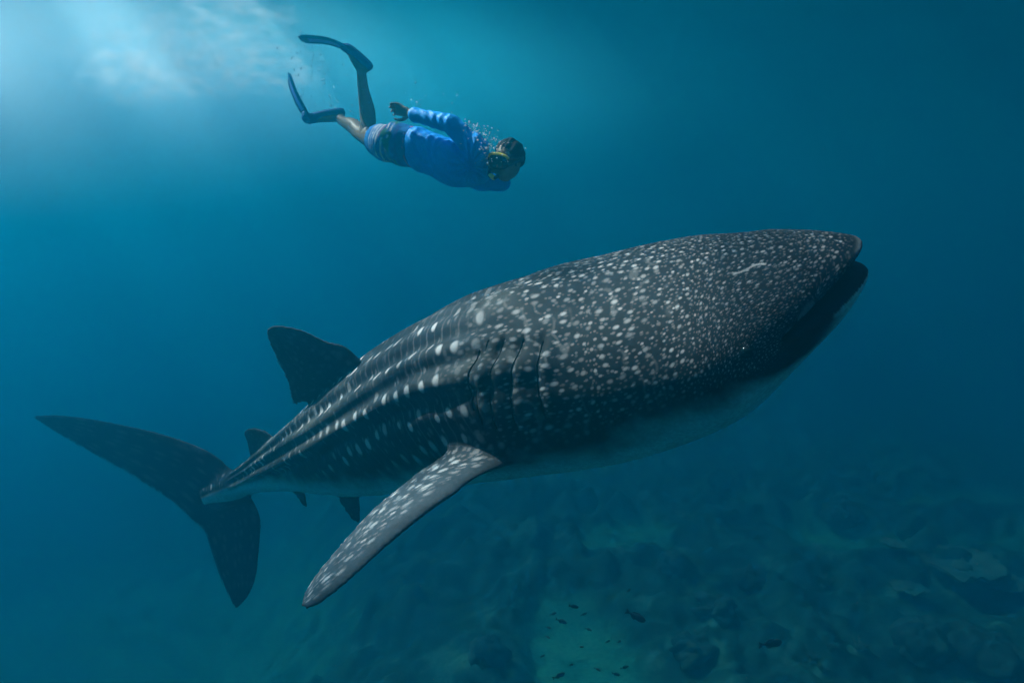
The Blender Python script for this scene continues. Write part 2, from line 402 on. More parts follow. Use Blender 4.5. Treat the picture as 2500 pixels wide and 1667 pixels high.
fl = mesh_from('seabed', np.stack([X, Y, Z], -1).reshape(-1, 3), Q)
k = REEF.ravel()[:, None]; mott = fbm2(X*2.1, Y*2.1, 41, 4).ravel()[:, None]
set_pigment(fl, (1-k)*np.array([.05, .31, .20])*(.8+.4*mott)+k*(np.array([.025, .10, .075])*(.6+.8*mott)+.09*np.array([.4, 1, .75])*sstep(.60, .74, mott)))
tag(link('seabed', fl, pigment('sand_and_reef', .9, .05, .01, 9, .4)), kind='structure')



# ================================================================ bubbles
OCT = np.array([(1, 0, 0), (-1, 0, 0), (0, 1, 0), (0, -1, 0), (0, 0, 1), (0, 0, -1)], float)
OCF = np.array([(0, 2, 4), (2, 1, 4), (1, 3, 4), (3, 0, 4), (2, 0, 5), (1, 2, 5), (3, 1, 5), (0, 3, 5)])
def ico():
    bm = bmesh.new(); bmesh.ops.create_icosphere(bm, subdivisions=2, radius=1.0)
    V = np.array([v.co[:] for v in bm.verts]); F = np.array([[v.index for v in f.verts] for f in bm.faces]); bm.free()
    return V, F
bub_m, _n, _l, _b = mat('bubble', (.93, .97, 1), .2, .9)
_t = _n.new('ShaderNodeBsdfTranslucent'); _t.inputs[0].default_value = (.93, .97, 1, 1); _m = _n.new('ShaderNodeMixShader'); _m.inputs[0].default_value = .25
_l.new(_b.outputs[0], _m.inputs[1]); _l.new(_t.outputs[0], _m.inputs[2]); _l.new(_m.outputs[0], _n['Material Output'].inputs['Surface'])
bub_far, _n, _l, _b = mat('bubble_far', (.93, .97, 1), .25, .5); _b.inputs['Metallic'].default_value = 1     # mirror-bright, partly seen through
_t = _n.new('ShaderNodeBsdfTransparent'); _m = _n.new('ShaderNodeMixShader'); _m.inputs[0].default_value = .5
_l.new(_b.outputs[0], _m.inputs[1]); _l.new(_t.outputs[0], _m.inputs[2]); _l.new(_m.outputs[0], _n['Material Output'].inputs['Surface'])
def bubbles(name, P, r, label, fine=False):
    """many small bubbles as one mass; P in camera coordinates"""
    B, F = ico() if fine else (OCT, OCF)
    P = to_world(P); n = len(P)
    rng = np.random.default_rng(n)
    sc = r[:, None]*(1+.25*rng.standard_normal((n, 3)).clip(-1, 1))
    V = P[:, None]+B[None]*sc[:, None]
    T = F[None]+(np.arange(n)*len(B))[:, None, None]
    o = link(name, mesh_from(name, V.reshape(-1, 3), None, T.reshape(-1, 3)), bub_m)
    return tag(o, label, 'bubbles', None, 'stuff')
def surface_limit(P):
    return P[to_world(P)[:, 2] < SURFACE_Z-.3]
rng = np.random.default_rng(5)
def bubble_glow_cloud(c, rad, dens, tint, nscale, lo, hi, seed, label, power=1.5, g=.8, det=2):
    """water milky with fine bubbles, also the veil added for glow: uneven, thinning out smoothly towards its edge"""
    m = bpy.data.materials.new('bubble_glow_haze'); m.use_nodes = True
    N, L = m.node_tree.nodes, m.node_tree.links; N.remove(N['Principled BSDF'])
    v = N.new('ShaderNodeVolumePrincipled'); v.inputs['Color'].default_value = (*tint, 1); v.inputs['Anisotropy'].default_value = g
    tc = N.new('ShaderNodeTexCoord')
    ln = N.new('ShaderNodeVectorMath'); ln.operation = 'LENGTH'; L.new(tc.outputs['Object'], ln.inputs[0])
    nz = N.new('ShaderNodeTexNoise'); nz.noise_dimensions = '4D'; nz.inputs['W'].default_value = seed; nz.inputs['Scale'].default_value = nscale; nz.inputs['Detail'].default_value = det
    L.new(tc.outputs['Object'], nz.inputs['Vector'])
    f = N.new('ShaderNodeMapRange'); f.inputs[1].default_value = 1.0; f.inputs[2].default_value = 0.0; L.new(ln.outputs['Value'], f.inputs[0])
    pw = N.new('ShaderNodeMath'); pw.operation = 'POWER'; pw.inputs[1].default_value = power; L.new(f.outputs[0], pw.inputs[0])
    n2 = N.new('ShaderNodeMapRange'); n2.inputs[1].default_value = lo; n2.inputs[2].default_value = hi; n2.inputs[4].default_value = dens; L.new(nz.outputs['Fac'], n2.inputs[0])
    mu = N.new('ShaderNodeMath'); mu.operation = 'MULTIPLY'; L.new(pw.outputs[0], mu.inputs[0]); L.new(n2.outputs[0], mu.inputs[1])
    L.new(mu.outputs[0], v.inputs['Density']); L.new(v.outputs[0], N['Material Output'].inputs['Volume'])
    bm = bmesh.new(); bmesh.ops.create_icosphere(bm, subdivisions=3, radius=1.0); me = bpy.data.meshes.new('bubble_glow_haze'); bm.to_mesh(me); bm.free()
    o = link('bubble_glow_haze', me, m); o.location = to_world(np.array(c)).tolist(); o.scale = rad
    return tag(o, label, 'bubbles', None, 'stuff')
bubble_glow_cloud(cam_pt(-80, 190, 7.0), (5.2, 1.2, 1.6), 2.3, (.99, .95, 1), 1.0, -.3, .8, 3.0, 'milky haze of countless fine bubbles glowing in the upper left corner', 1.6, .55)
bubble_glow_cloud(cam_pt(480, 230, 8.0), (7.0, 1.8, 1.6), 2.3, (.08, .80, 1), .7, -.2, .9, 5.0, 'thin blue veil added under the surface to brighten the water behind the diver', 1.9, .5)  # added veil: a cyan-tinted volume that spreads the glow across the upper water
for k_, (u_, v_, rx, rz, d_, lb) in enumerate(((335, 150, .62, .42, 7.0, 'left clump of the ragged white bubble plume, nearest the bright corner'), (490, 175, .50, .30, 6.0, 'middle clump of the ragged white bubble plume with a hanging tip'), (540, 60, .80, .36, 5.5, 'upper band of the ragged white bubble plume along the top edge'), (660, 165, .55, .26, 4.5, 'thin right end of the white bubble plume beside the lower swim fin'))):
    bubble_glow_cloud(cam_pt(u_, v_, 5.9), (rx, .4, rz), d_*1.1, (.93, .97, 1), 4.2, .50, .70, 8.0+3*k_, lb, .8, .45, 6)

# ---------------------------------------------------------------- shark: one continuous body, painted with its own spots
def body_param(P):
    """(s, th) of points given in camera coordinates"""
    P = np.asarray(P, float); n = len(P); s = np.empty(n)
    sub = SPINE[::4].astype(np.float32); ss = SS[::4]
    for a in range(0, n, 40000):
        q = P[a:a+40000].astype(np.float32)
        d = (q**2).sum(1)[:, None]-2*q@sub.T+(sub**2).sum(1)[None]
        s[a:a+40000] = ss[d.argmin(1)]
    for _ in range(2):
        C, T, R, U = frame(s); s = np.clip(s+((P-C)*T).sum(1), -.4, SLEN)
    C, T, R, U = frame(s); lat, ver = ((P-C)*R).sum(1), ((P-C)*U).sum(1)
    sp = s.copy(); ie = 2.25/2
    for _ in range(4):
        a, bu, bd = sect(np.maximum(s, 0))
        sn = np.sign(lat)*np.abs(lat/a)**ie; cs = np.sign(ver)*np.abs(ver/np.where(ver > 0, bu, bd))**ie
        th = np.arctan2(sn, cs); s = sp-setback(np.maximum(s, 0), th)
    return s, th
def spots(S, W, seed, rad, ex, ey, jx=.3, jy=.35, keep=.9, soft=.6):
    out = np.zeros_like(S); ci, cj = np.floor(S).astype(np.int64), np.floor(W).astype(np.int64)
    for di in (-1, 0, 1):
        for dj in (-1, 0, 1):
            i, j = ci+di, cj+dj
            x = i+.5+jx*(2*hash2(i, j, seed)-1)+.5*0; y = j+.5+jy*(2*hash2(i, j, seed+1)-1)+.5*(i % 2)*.6
            r = rad*(.55+.75*hash2(i, j, seed+2)); on = hash2(i, j, seed+3) < keep; br = .30+.70*hash2(i, j, seed+4)**.8
            tilt = .5*(hash2(i, j, seed+5)-.5)
            dx, dy = (S-x)/ex, (W-y)/ey
            d = np.hypot(dx+tilt*dy, dy-tilt*dx)
            out = np.maximum(out, on*br*sstep(r*(1+soft), r*(1-soft), d))
    return out
def px_param(u, v):
    """body parameters seen at a pixel: the near surface point there"""
    s = np.linspace(.02, 5.3, 500); th = np.radians(np.linspace(-40, 150, 380)); S, TH = np.meshgrid(s, th, indexing='ij')
    P = body_point(S, TH); q = project(P); d = np.hypot(q[..., 0]-u, q[..., 1]-v); d = d+.0*P[..., 2]
    k = np.where(d < d.min()+4, P[..., 2], 99).argmin()
    return S.ravel()[k], TH.ravel()[k]

shells = shark_shells()
V, Q = remesh(shells, .0078, 3)
root_c = .5*(cam_pt(1300, 1128, 3.14)+cam_pt(1110, 1072, 3.36))
V = laplace_near(V, Q, root_c, .36, 260)           # the fin flows out of the flank
for fc, fr0 in ((cam_pt(840, 880, 4.45), .24), (cam_pt(560, 1190, 5.75), .24)): V = laplace_near(V, Q, fc, fr0, 120)
off = 0; AA = []; VV = []; FF = []
for (v, f, t, a) in shells:
    VV.append(v); AA.append(a); FF.append(np.asarray(f)+off); off += len(v)
VV = np.vstack(VV); AA = np.vstack(AA)
FF = np.vstack(FF)
bvh = BVHTree.FromPolygons(VV.tolist(), FF.tolist())
near = np.array([(h[2] if (h := bvh.find_nearest(p))[2] is not None else 0) for p in V.tolist()])
fa = AA[FF[near]]; fp = VV[FF[near]]
w_ = 1/(np.linalg.norm(fp-V[:, None], axis=2)+1e-4); w_ /= w_.sum(1, keepdims=True)
FID = fa[:, 0, 0].astype(int); P1 = (fa[:, :, 1]*w_).sum(1); P2 = (fa[:, :, 2]*w_).sum(1)
inside = (FID == 0) & (fa[:, :, 1].min(1) < 0)
bs, bth = body_param(V)
a_, bu_, bd_ = sect(np.maximum(bs, 0)); rr = .5*a_+.25*(bu_+bd_)
arc = bth*rr; tdeg = np.degrees(np.abs(bth))
# gill flaps: each skin flap rises backwards and drops at its slit
GILLS = [(1330, 822, 1338, 1030), (1284, 815, 1264, 1050), (1237, 815, 1218, 1055), (1196, 820, 1181, 1045), (1172, 845, 1156, 1010)]
gill_curves = []
disp = np.zeros(len(V))
for (u0, v0, u1, v1) in GILLS:
    (s0, t0), (s1, t1) = px_param(u0, v0), px_param(u1, v1)
    gill_curves.append((s0, t0, s1, t1))
    f = (bth-t0)/(t1-t0); sg = s0+(s1-s0)*f+.018*np.sin(np.clip(f, 0, 1)*math.pi)
    x = bs-sg; env = sstep(-.12, .12, f)*sstep(1.12, .88, f)*(FID == 0)*(bth > 0)
    disp += env*(.009*np.exp(-((x+.028)/.030)**2)-.008*np.exp(-((x-.006)/.013)**2))
NN = vnormals(V, Q)
NN = NN if ((V-frame(bs)[0])*NN).sum(1).mean() > 0 else -NN
und = .004*(fbm2(bs*5, arc*5, 61)-.5)*(FID == 0)
V = V+NN*(disp+und)[:, None]
# ---- pigment
hs = np.linspace(-.5, 6, 1300)
h_head = np.interp(hs, [0, .25, .6, 1.0, 1.4, 1.8], [.016, .022, .033, .045, .052, .060])
S1 = np.interp(bs, hs, np.cumsum(1/h_head)*(hs[1]-hs[0])); W1 = arc/np.interp(bs, hs, h_head)
wob = .35*(fbm2(bs*6, arc*6, 71)-.5)
swirl = sstep(.055, .02, np.abs(((bs*2.2+1.2*fbm2(bs*3, arc*3.2, 77))*4) % 1-.5)*.5)*sstep(.5, .62, fbm2(bs*7+4, arc*7, 78))*.16*sstep(.55, 1.0, bs)
S2 = bs/.104+.35*(fbm2(bs*1.5, arc*4, 81)-.5); W2 = arc/.135
fr_ = (S2+.04*np.sin(arc*40)) % 1
lines = np.maximum(sstep(.06, .015, np.abs(fr_-.5)), .6*sstep(.045, .01, np.abs(((S2+.25) % .5)-.25)))*(.06+.40*sstep(.35, .7, fbm2(bs*4, arc*9, 91)))
mixk = sstep(1.50, 1.85, bs+.05*np.sin(arc*14))
sp = swirl*(1-mixk)+.42*lines*mixk
tb = np.interp(bs, [0, .12, .28, .45, .8, 1.4, 2.2, 3.5, 5], [150, 138, 106, 91, 89, 98, 100, 94, 86])
belly = sstep(tb-8, tb+20, tdeg+14*(fbm2(bs*9, arc*9, 95)-.5))
clear = (1-sstep(np.minimum(tb, 106)-16, np.minimum(tb, 106)+1, tdeg))*sstep(.015, .06, bs)
sp = sp*clear
mot = fbm2(bs*3.3, arc*3.3, 97); fine = fbm2(bs*22, arc*22, 98)
base = np.array([.014, .021, .026])[None]*(.55+.9*mot+.35*(fine-.5))[:, None]
tan = (sstep(.56, .75, fbm2(bs*2.6+7, arc*3.4, 99))*sstep(1.2, 1.8, bs)*sstep(70, 40, tdeg))[:, None]
base = base*(1+.7*sstep(1.4, 2.2, bs)*sstep(85, 45, tdeg))[:, None]+tan*np.array([.05, .047, .037])
spotc = np.array([.50, .50, .49])
colr = base*(1-sp[:, None])+spotc*sp[:, None]
colr = colr*(1-belly[:, None])+np.array([.74, .84, .82])*(.93+.14*fine[:, None])*belly[:, None]
# an old scar across the head
(sa, ta), (sb, tb2) = px_param(1787, 660), px_param(1868, 637)
pa, pb = np.array([sa, ta*np.interp(sa, bs[:1], rr[:1])]), None
ra = .5*sect(np.array([sa]))[0][0]+.25*(sect(np.array([sa]))[1][0]+sect(np.array([sa]))[2][0]); rb = ra
A0, B0 = np.array([sa, ta*ra]), np.array([sb, tb2*rb]); AB = B0-A0
t_ = np.clip(((bs-A0[0])*AB[0]+(arc-A0[1])*AB[1])/(AB@AB), 0, 1)
dd = np.hypot(bs-A0[0]-t_*AB[0], arc-A0[1]-t_*AB[1]-.008*np.sin(t_*6))
sc_ = sstep(.006, .001, dd)*(.5+.5*t_)
colr = colr*(1-sc_[:, None])+np.array([.7, .68, .64])*sc_[:, None]
lip = (sstep(.026, .008, bs)*(FID == 0)*(tdeg < 92))[:, None]*.7
colr = colr*(1-lip)+np.array([.20, .23, .24])*lip
colr[inside] = (.02, .023, .027)
# fins
m4 = (FID == 4) | (FID == 5)
fb = np.array([.046, .066, .082])*(.7+.6*fbm2(P1*14, P2*9, 301))[:, None]
fcol = fb.copy()
under = (NN@np.asarray(vnorm(frame(np.float64(1.5))[3])) < -.1)
fcol[under] = np.array([.16, .18, .19])
blend = (sstep(.20, .48, P1+.14*(fbm2(P1*20, P2*9, 303)-.5))*m4)[:, None]
colr = colr*(1-blend)+fcol*blend
for fid, cc in ((1, .032), (2, .034), (3, .030), (6, .035), (7, .035)):
    mk = FID == fid
    q = .8*spots(P1[mk]*11, P2[mk]*9, 400+fid, .26, 1, 1, keep=.8)[:, None]*(.25 if fid == 3 else .18)
    colr[mk] = np.array([cc, cc*1.12, cc*1.22])*(.7+.6*fbm2(P1[mk]*7, P2[mk]*7, 410)[:, None])*(1-q)+np.array([.35, .36, .35])*q
ctr, _, _, _ = frame(np.float64(2.4))
shark = empty('whale_shark', to_world(ctr).tolist())
tag(shark, 'huge dark whale shark covered in pale spots swimming with its mouth open', 'whale shark')
me = mesh_from('shark_body', to_world(V), Q); set_pigment(me, colr)
def vec_attr(name, *cols):
    a = me.attributes.new(name, 'FLOAT_VECTOR', 'POINT'); a.data.foreach_set('vector', np.stack(cols, 1).astype(np.float32).ravel())
onb = (FID == 0)*(1-blend[:, 0])*clear*(~inside)
vec_attr('spot_head', S1+2*wob, W1+wob, onb*(1-mixk)); vec_attr('spot_trunk', S2, W2, onb*mixk)
vec_attr('spot_fin', P1*25+.6*np.sin(P2*9), P2*7.0, m4*sstep(.12, .22, P1)*(~under)*sstep(.14, .30, P2)*sstep(1.0, .93, P2)*sstep(1, .96, P1))
skin = pigment('shark_skin', .65, .08, .0025, 55, .20)
N, L = skin.node_tree.nodes, skin.node_tree.links
def mth(op, a, b=None, c_=None):
    n = N.new('ShaderNodeMath'); n.operation = op
    for k_, x in enumerate((a, b, c_)):
        if x is None: continue
        if isinstance(x, (int, float)): n.inputs[k_].default_value = x
        else: L.new(x, n.inputs[k_])
    return n.outputs[0]
def dots(attr, scale, rnd, r0, vary, soft, amp, squash=(1, 1), off=(0, 0)):
    """round pale dots, one per cell, each with its own size and brightness"""
    a = N.new('ShaderNodeAttribute'); a.attribute_name = attr; s_ = N.new('ShaderNodeSeparateXYZ'); L.new(a.outputs['Vector'], s_.inputs[0])
    cb = N.new('ShaderNodeCombineXYZ'); L.new(mth('MULTIPLY_ADD', s_.outputs[0], scale*squash[0], off[0]), cb.inputs[0]); L.new(mth('MULTIPLY_ADD', s_.outputs[1], scale*squash[1], off[1]), cb.inputs[1])
    v = N.new('ShaderNodeTexVoronoi'); v.voronoi_dimensions = '2D'; v.inputs['Scale'].default_value = 1; v.inputs['Randomness'].default_value = rnd; L.new(cb.outputs[0], v.inputs['Vector'])
    c3 = N.new('ShaderNodeSeparateColor'); L.new(v.outputs['Color'], c3.inputs[0])
    r = mth('MULTIPLY_ADD', c3.outputs[0], r0*vary*2, r0*(1-vary))
    m = N.new('ShaderNodeMapRange'); m.interpolation_type = 'SMOOTHSTEP'; L.new(v.outputs['Distance'], m.inputs[0]); L.new(mth('MULTIPLY', r, 1+soft), m.inputs[1]); L.new(mth('MULTIPLY', r, 1-soft), m.inputs[2])
    br = mth('MULTIPLY_ADD', c3.outputs[1], amp*.65, amp*.35)
    return mth('MULTIPLY', mth('MULTIPLY', m.outputs[0], br), s_.outputs[2])
allsp = dots('spot_head', 1.0, .76, .170, .32, .60, .80, (.72, 1.0))
for args in (('spot_head', 1.75, .9, .20, .3, .5, .32, (.75, 1), (7, 3)), ('spot_trunk', 1.0, .42, .160, .25, .40, 1.35, (1, .80)), ('spot_trunk', 2.0, .8, .15, .3, .5, .30, (1, .6), (3, 9)), ('spot_fin', 1.0, .75, .215, .35, .55, .95, (.72, 1)), ('spot_fin', 1.8, .9, .22, .3, .5, .35, (.7, 1), (4, 4))):
    allsp = mth('MAXIMUM', allsp, dots(*args))
mc_ = N.new('ShaderNodeMix'); mc_.data_type = 'RGBA'; mc_.inputs[7].default_value = (.50, .51, .51, 1)
bc = N['Principled BSDF'].inputs['Base Color']; src = bc.links[0].from_socket
L.new(src, mc_.inputs[6]); L.new(allsp, mc_.inputs[0]); L.new(mc_.outputs[2], bc)
link('body', me, skin, shark)
# gill slits: thin dark gashes lying along the rear edge of each flap
gm = mat('gill_dark', (.018, .022, .025), .8, .1)[0]
for (s0, t0, s1, t1) in gill_curves:
    f = np.linspace(.02, .98, 60); s = s0+(s1-s0)*f+.018*np.sin(f*math.pi)+.002*np.sin(f*23); th = t0+(t1-t0)*f
    c = body_point(s+.006, th)-vnorm(body_point(s+.006, th)-frame(s)[0])*.0042; T_ = vnorm(np.gradient(c, axis=0)); nrm = vnorm(c-frame(s)[0]); side = vnorm(cross(T_, nrm))
    w = .0036*np.sin(f*math.pi)**.5
    ring = [c+nrm*.000+side*w[:, None], c+nrm*.007, c-side*w[:, None], c-nrm*.012]
    G = np.stack(ring, 1); ix = np.arange(240).reshape(60, 4)
    q = np.stack([ix[:-1], np.roll(ix, -1, 1)[:-1], np.roll(ix, -1, 1)[1:], ix[1:]], -1).reshape(-1, 4)
    link('gill_slit', mesh_from('gill_slit', to_world(G.reshape(-1, 3)), np.vstack([q, ix[0][::-1][None], ix[-1][None]])), gm, shark)
# eyes: small dark domes just behind the corners of the mouth
def dome(c, n, r, depth, segs=16, rings=6):
    n = vnorm(n); u = vnorm(np.cross(n, [0.3, 1, .2])); w = np.cross(n, u); V = []; Qd = []
    for k in range(rings):
        a = k/rings*math.pi/2
        for j in range(segs):
            b = 2*math.pi*j/segs; V.append(c+(u*math.cos(b)+w*math.sin(b))*r*math.cos(a)+n*depth*math.sin(a))
    V.append(c+n*depth); top = len(V)-1
    for k in range(rings-1):
        for j in range(segs): Qd.append((k*segs+j, k*segs+(j+1) % segs, (k+1)*segs+(j+1) % segs, (k+1)*segs+j))
    T = [((rings-1)*segs+j, (rings-1)*segs+(j+1) % segs, top) for j in range(segs)]
    return V, Qd, T
es, et = px_param(1818, 860)
em = mat('eye_black', (.008, .009, .010), .12, .5)[0]
for sg in (1, -1):
    p = body_point(np.array([es]), np.array([et*sg]))[0]; nrm = vnorm(p-frame(np.float64(es+.1))[0])
    v, q, t = dome(p-nrm*.006, nrm, .026, .022)
    link('eye', mesh_from('eye', to_world(np.array(v)), q, t), em, shark)

# ================================================================ the diver
def tube(pts, radii, n=None, k=20, flat=None, axis=None, cap=.6):
    """closed tapered tube through pts; flat = (a, b) scale along axis and across it"""
    pts = np.asarray(pts, float); m = n or max(12, 8*len(pts))
    C = catmull(pts, m) if len(pts) > 2 else resample(pts, m)
    t = np.linspace(0, 1, m); r = pchip(t, np.linspace(0, 1, len(radii)), radii) if len(radii) > 2 else np.interp(t, np.linspace(0, 1, len(radii)), radii)
    T = vnorm(np.gradient(C, axis=0))
    # rounded ends
    e = np.linspace(0, 1, 6)[:-1]
    pre = [(C[0]-T[0]*r[0]*cap*math.cos(a*math.pi/2), r[0]*math.sin(a*math.pi/2+1e-3)) for a in e[1:]]
    post = [(C[-1]+T[-1]*r[-1]*cap*math.cos(a*math.pi/2), r[-1]*math.sin(a*math.pi/2+1e-3)) for a in e[1:][::-1]]
    CC = np.array([p for p, _ in pre]+list(C)+[p for p, _ in post]); R_ = np.array([q for _, q in pre]+list(r)+[q for _, q in post])
    TT = np.vstack([np.tile(T[0], (4, 1)), T, np.tile(T[-1], (4, 1))])
    ax = np.asarray(axis if axis is not None else [.31, .17, .93], float)
    X = vnorm(ax-TT*(TT@ax)[:, None]); Y = np.cross(TT, X)
    a, b = flat if flat else (1, 1)
    ang = np.linspace(0, 2*math.pi, k, endpoint=False)
    ring = CC[:, None]+(X[:, None]*(a*np.cos(ang))[None, :, None]+Y[:, None]*(b*np.sin(ang))[None, :, None])*R_[:, None, None]
    M = len(CC); idx = np.arange(M*k).reshape(M, k)
    F = np.stack([idx[:-1], np.roll(idx, -1, 1)[:-1], np.roll(idx, -1, 1)[1:], idx[1:]], -1).reshape(-1, 4)
    V = np.vstack([ring.reshape(-1, 3), CC[0], CC[-1]])
    tri = [(idx[0, (j+1) % k], idx[0, j], M*k) for j in range(k)]+[(idx[-1, j], idx[-1, (j+1) % k], M*k+1) for j in range(k)]
    return V, F, tri
def blob(c, axes, n=18):
    """ellipsoid: centre and three half-axis vectors"""
    axes = np.asarray(axes, float)
    th = np.linspace(0, math.pi, n)[1:-1]; ph = np.linspace(0, 2*math.pi, 2*n, endpoint=False)
    d = np.stack([np.sin(th)[:, None]*np.cos(ph)[None], np.sin(th)[:, None]*np.sin(ph)[None], np.tile(np.cos(th)[:, None], (1, 2*n))], -1)
    P = np.asarray(c, float)+d@axes; m, k = P.shape[:2]; idx = np.arange(m*k).reshape(m, k)
    F = np.stack([idx[:-1], np.roll(idx, -1, 1)[:-1], np.roll(idx, -1, 1)[1:], idx[1:]], -1).reshape(-1, 4)
    V = np.vstack([P.reshape(-1, 3), np.asarray(c)+axes[2], np.asarray(c)-axes[2]])
    tri = [(idx[0, (j+1) % k], idx[0, j], m*k) for j in range(k)]+[(idx[-1, j], idx[-1, (j+1) % k], m*k+1) for j in range(k)]
    return V, F, tri
def thing_mesh(shells, name, mt, parent, voxel=None, smooth=3, fn=None):
    if voxel:
        V, Q = remesh(shells, voxel, smooth); T = None
    else:
        V, Q, T = shells[0]
    col = None
    if fn: V, col = fn(V, Q)
    me = mesh_from(name, to_world(V), Q, T)
    if col is not None: set_pigment(me, col)
    return link(name, me, mt, parent)

c = cam_pt
pelvis, waist, chest, upper = c(972, 352, 4.68), c(1030, 366, 4.62), c(1108, 400, 4.52), c(1166, 404, 4.46)
sh_r, el_r, wr_r = c(1166, 368, 4.32), c(1100, 302, 4.30), c(1002, 278, 4.42)
sh_l, el_l, wr_l = c(1168, 436, 4.62), c(1226, 448, 4.66), c(1214, 430, 4.88)
hip_r, kn_r, an_r = c(944, 348, 4.62), c(898, 330, 5.00), c(882, 172, 5.06)
hip_l, kn_l, an_l = c(948, 356, 4.80), c(880, 326, 5.10), c(826, 288, 5.42)
neck, headc = c(1200, 400, 4.42), c(1240, 393, 4.34)
HF = vnorm([-.60, -.34, -.72]); HU = vnorm(np.array([.22, .95, -.1])-HF*(np.array([.22, .95, -.1])@HF)); HR = np.cross(HF, HU)
lat = vnorm(sh_r-sh_l)
man = empty('person', to_world(pelvis).tolist())
tag(man, 'snorkeller in blue long-sleeved top and patterned shorts diving above the shark', 'person')
# ---- body
sk = []
sk.append(tube([pelvis-(waist-pelvis)*.3, pelvis, waist, chest, upper], [.10, .125, .118, .138, .10], 50, 28, (1.22, .78), lat))
sk.append(tube([upper, neck, headc-HU*.05], [.075, .056, .058]))
sk.append(blob(headc, [HR*.078, HF*.098, HU*.118])); sk.append(blob(headc-HU*.062+HF*.030, [HR*.056, HF*.062, HU*.062]))
sk.append(blob(headc-HU*.02+HF*.095, [HR*.014, HF*.022, HU*.026]))                                  # nose
sk.append(blob(headc-HU*.068+HF*.088, [HR*.024, HF*.010, HU*.011]))                                  # lips
for sg in (1, -1): sk.append(blob(headc+HR*.080*sg-HU*.005-HF*.005, [HR*.012, HF*.018, HU*.031]))     # ears
sk.append(tube([upper*.4+chest*.6, sh_r, sh_r*.5+el_r*.5, el_r], [.07, .066, .052, .043])); sk.append(tube([el_r, el_r*.6+wr_r*.4, wr_r], [.044, .043, .029]))
sk.append(tube([upper*.4+chest*.6, sh_l, sh_l*.5+el_l*.5, el_l], [.07, .066, .052, .043])); sk.append(tube([el_l, el_l*.6+wr_l*.4, wr_l], [.044, .043, .029]))
for hp, kn, an in ((hip_r, kn_r, an_r), (hip_l, kn_l, an_l)):
    sk.append(tube([pelvis, hp, hp*.45+kn*.55, kn], [.09, .092, .074, .056]))
    calf = kn*.68+an*.32; bk = vnorm(np.array([1, .1, 0])) if hp is hip_r else np.array([.2, 1., 0])
    sk.append(tube([kn, calf+bk*.014, kn*.3+an*.7, an], [.057, .058, .042, .034]))
def foot(an, ball, wid):
    return [tube([an, an*.5+ball*.5, ball], [.040, .042, .030], flat=(1, .75))]
ft_r, ft_l = c(852, 121, 5.02), c(752, 290, 5.36)
sk += foot(an_r, ft_r, .04); sk += foot(an_l, ft_l, .04)
for an, heel in ((an_r, c(900, 162, 5.08)), (an_l, c(833, 274, 5.44))): sk.append(tube([an, heel], [.036, .030]))
def hand(wr, D, L, curl, sgn=1):
    """palm with four curled fingers of different lengths and a thumb leaving its side"""
    D = vnorm(D); L = vnorm(L-D*(L@D)); Np = vnorm(np.cross(D, L))*sgn; out = []
    out.append(tube([wr, wr+D*.045, wr+D*.085], [.026, .036, .036], 24, 20, (1.0, .48), L))
    for q, (o, ln) in enumerate(((.030, .070), (.010, .078), (-.010, .073), (-.029, .058))):
        p0 = wr+D*.070+L*o*.95; p1 = wr+D*(.092-.004*abs(q-1))+L*o*1.12; a = curl+.12*q
        d1 = D*math.cos(a*.6)+Np*math.sin(a*.6); p2 = p1+d1*ln*.46
        d2 = D*math.cos(a*1.7)+Np*math.sin(a*1.7); p3 = p2+d2*ln*.34
        d3 = D*math.cos(a*2.5)+Np*math.sin(a*2.5); p4 = p3+d3*ln*.26
        out.append(tube([p0, p1, p2, p3, p4], [.0095, .0100, .0088, .0082, .0066], 30, 12))
    t0 = wr+D*.022-L*.0+L*.026*(-1); t1 = wr+D*.050-L*.052+Np*.010; t2 = wr+D*.080-L*.062+Np*.020; t3 = wr+D*.102-L*.058+Np*.030
    out.append(tube([t0, t1, t2, t3], [.013, .0125, .0105, .0080], 26, 12))
    return out
sk += hand(wr_r, wr_r-el_r+np.array([0, .03, -.02]), np.array([.15, .80, -.6]), .62, 1)
sk += hand(wr_l, wr_l-el_l, np.array([.2, .4, -.8]), .5, -1)
def skin_fn(V, Q):
    n = fbm2(V[:, 0]*9+V[:, 2]*5, V[:, 1]*9, 5)[:, None]
    return V, np.array([.20, .15, .09])*(.75+.5*n)
thing_mesh(sk, 'body', pigment('skin', .5, .3, .001, 80, .15), man, .0055, 3, skin_fn)
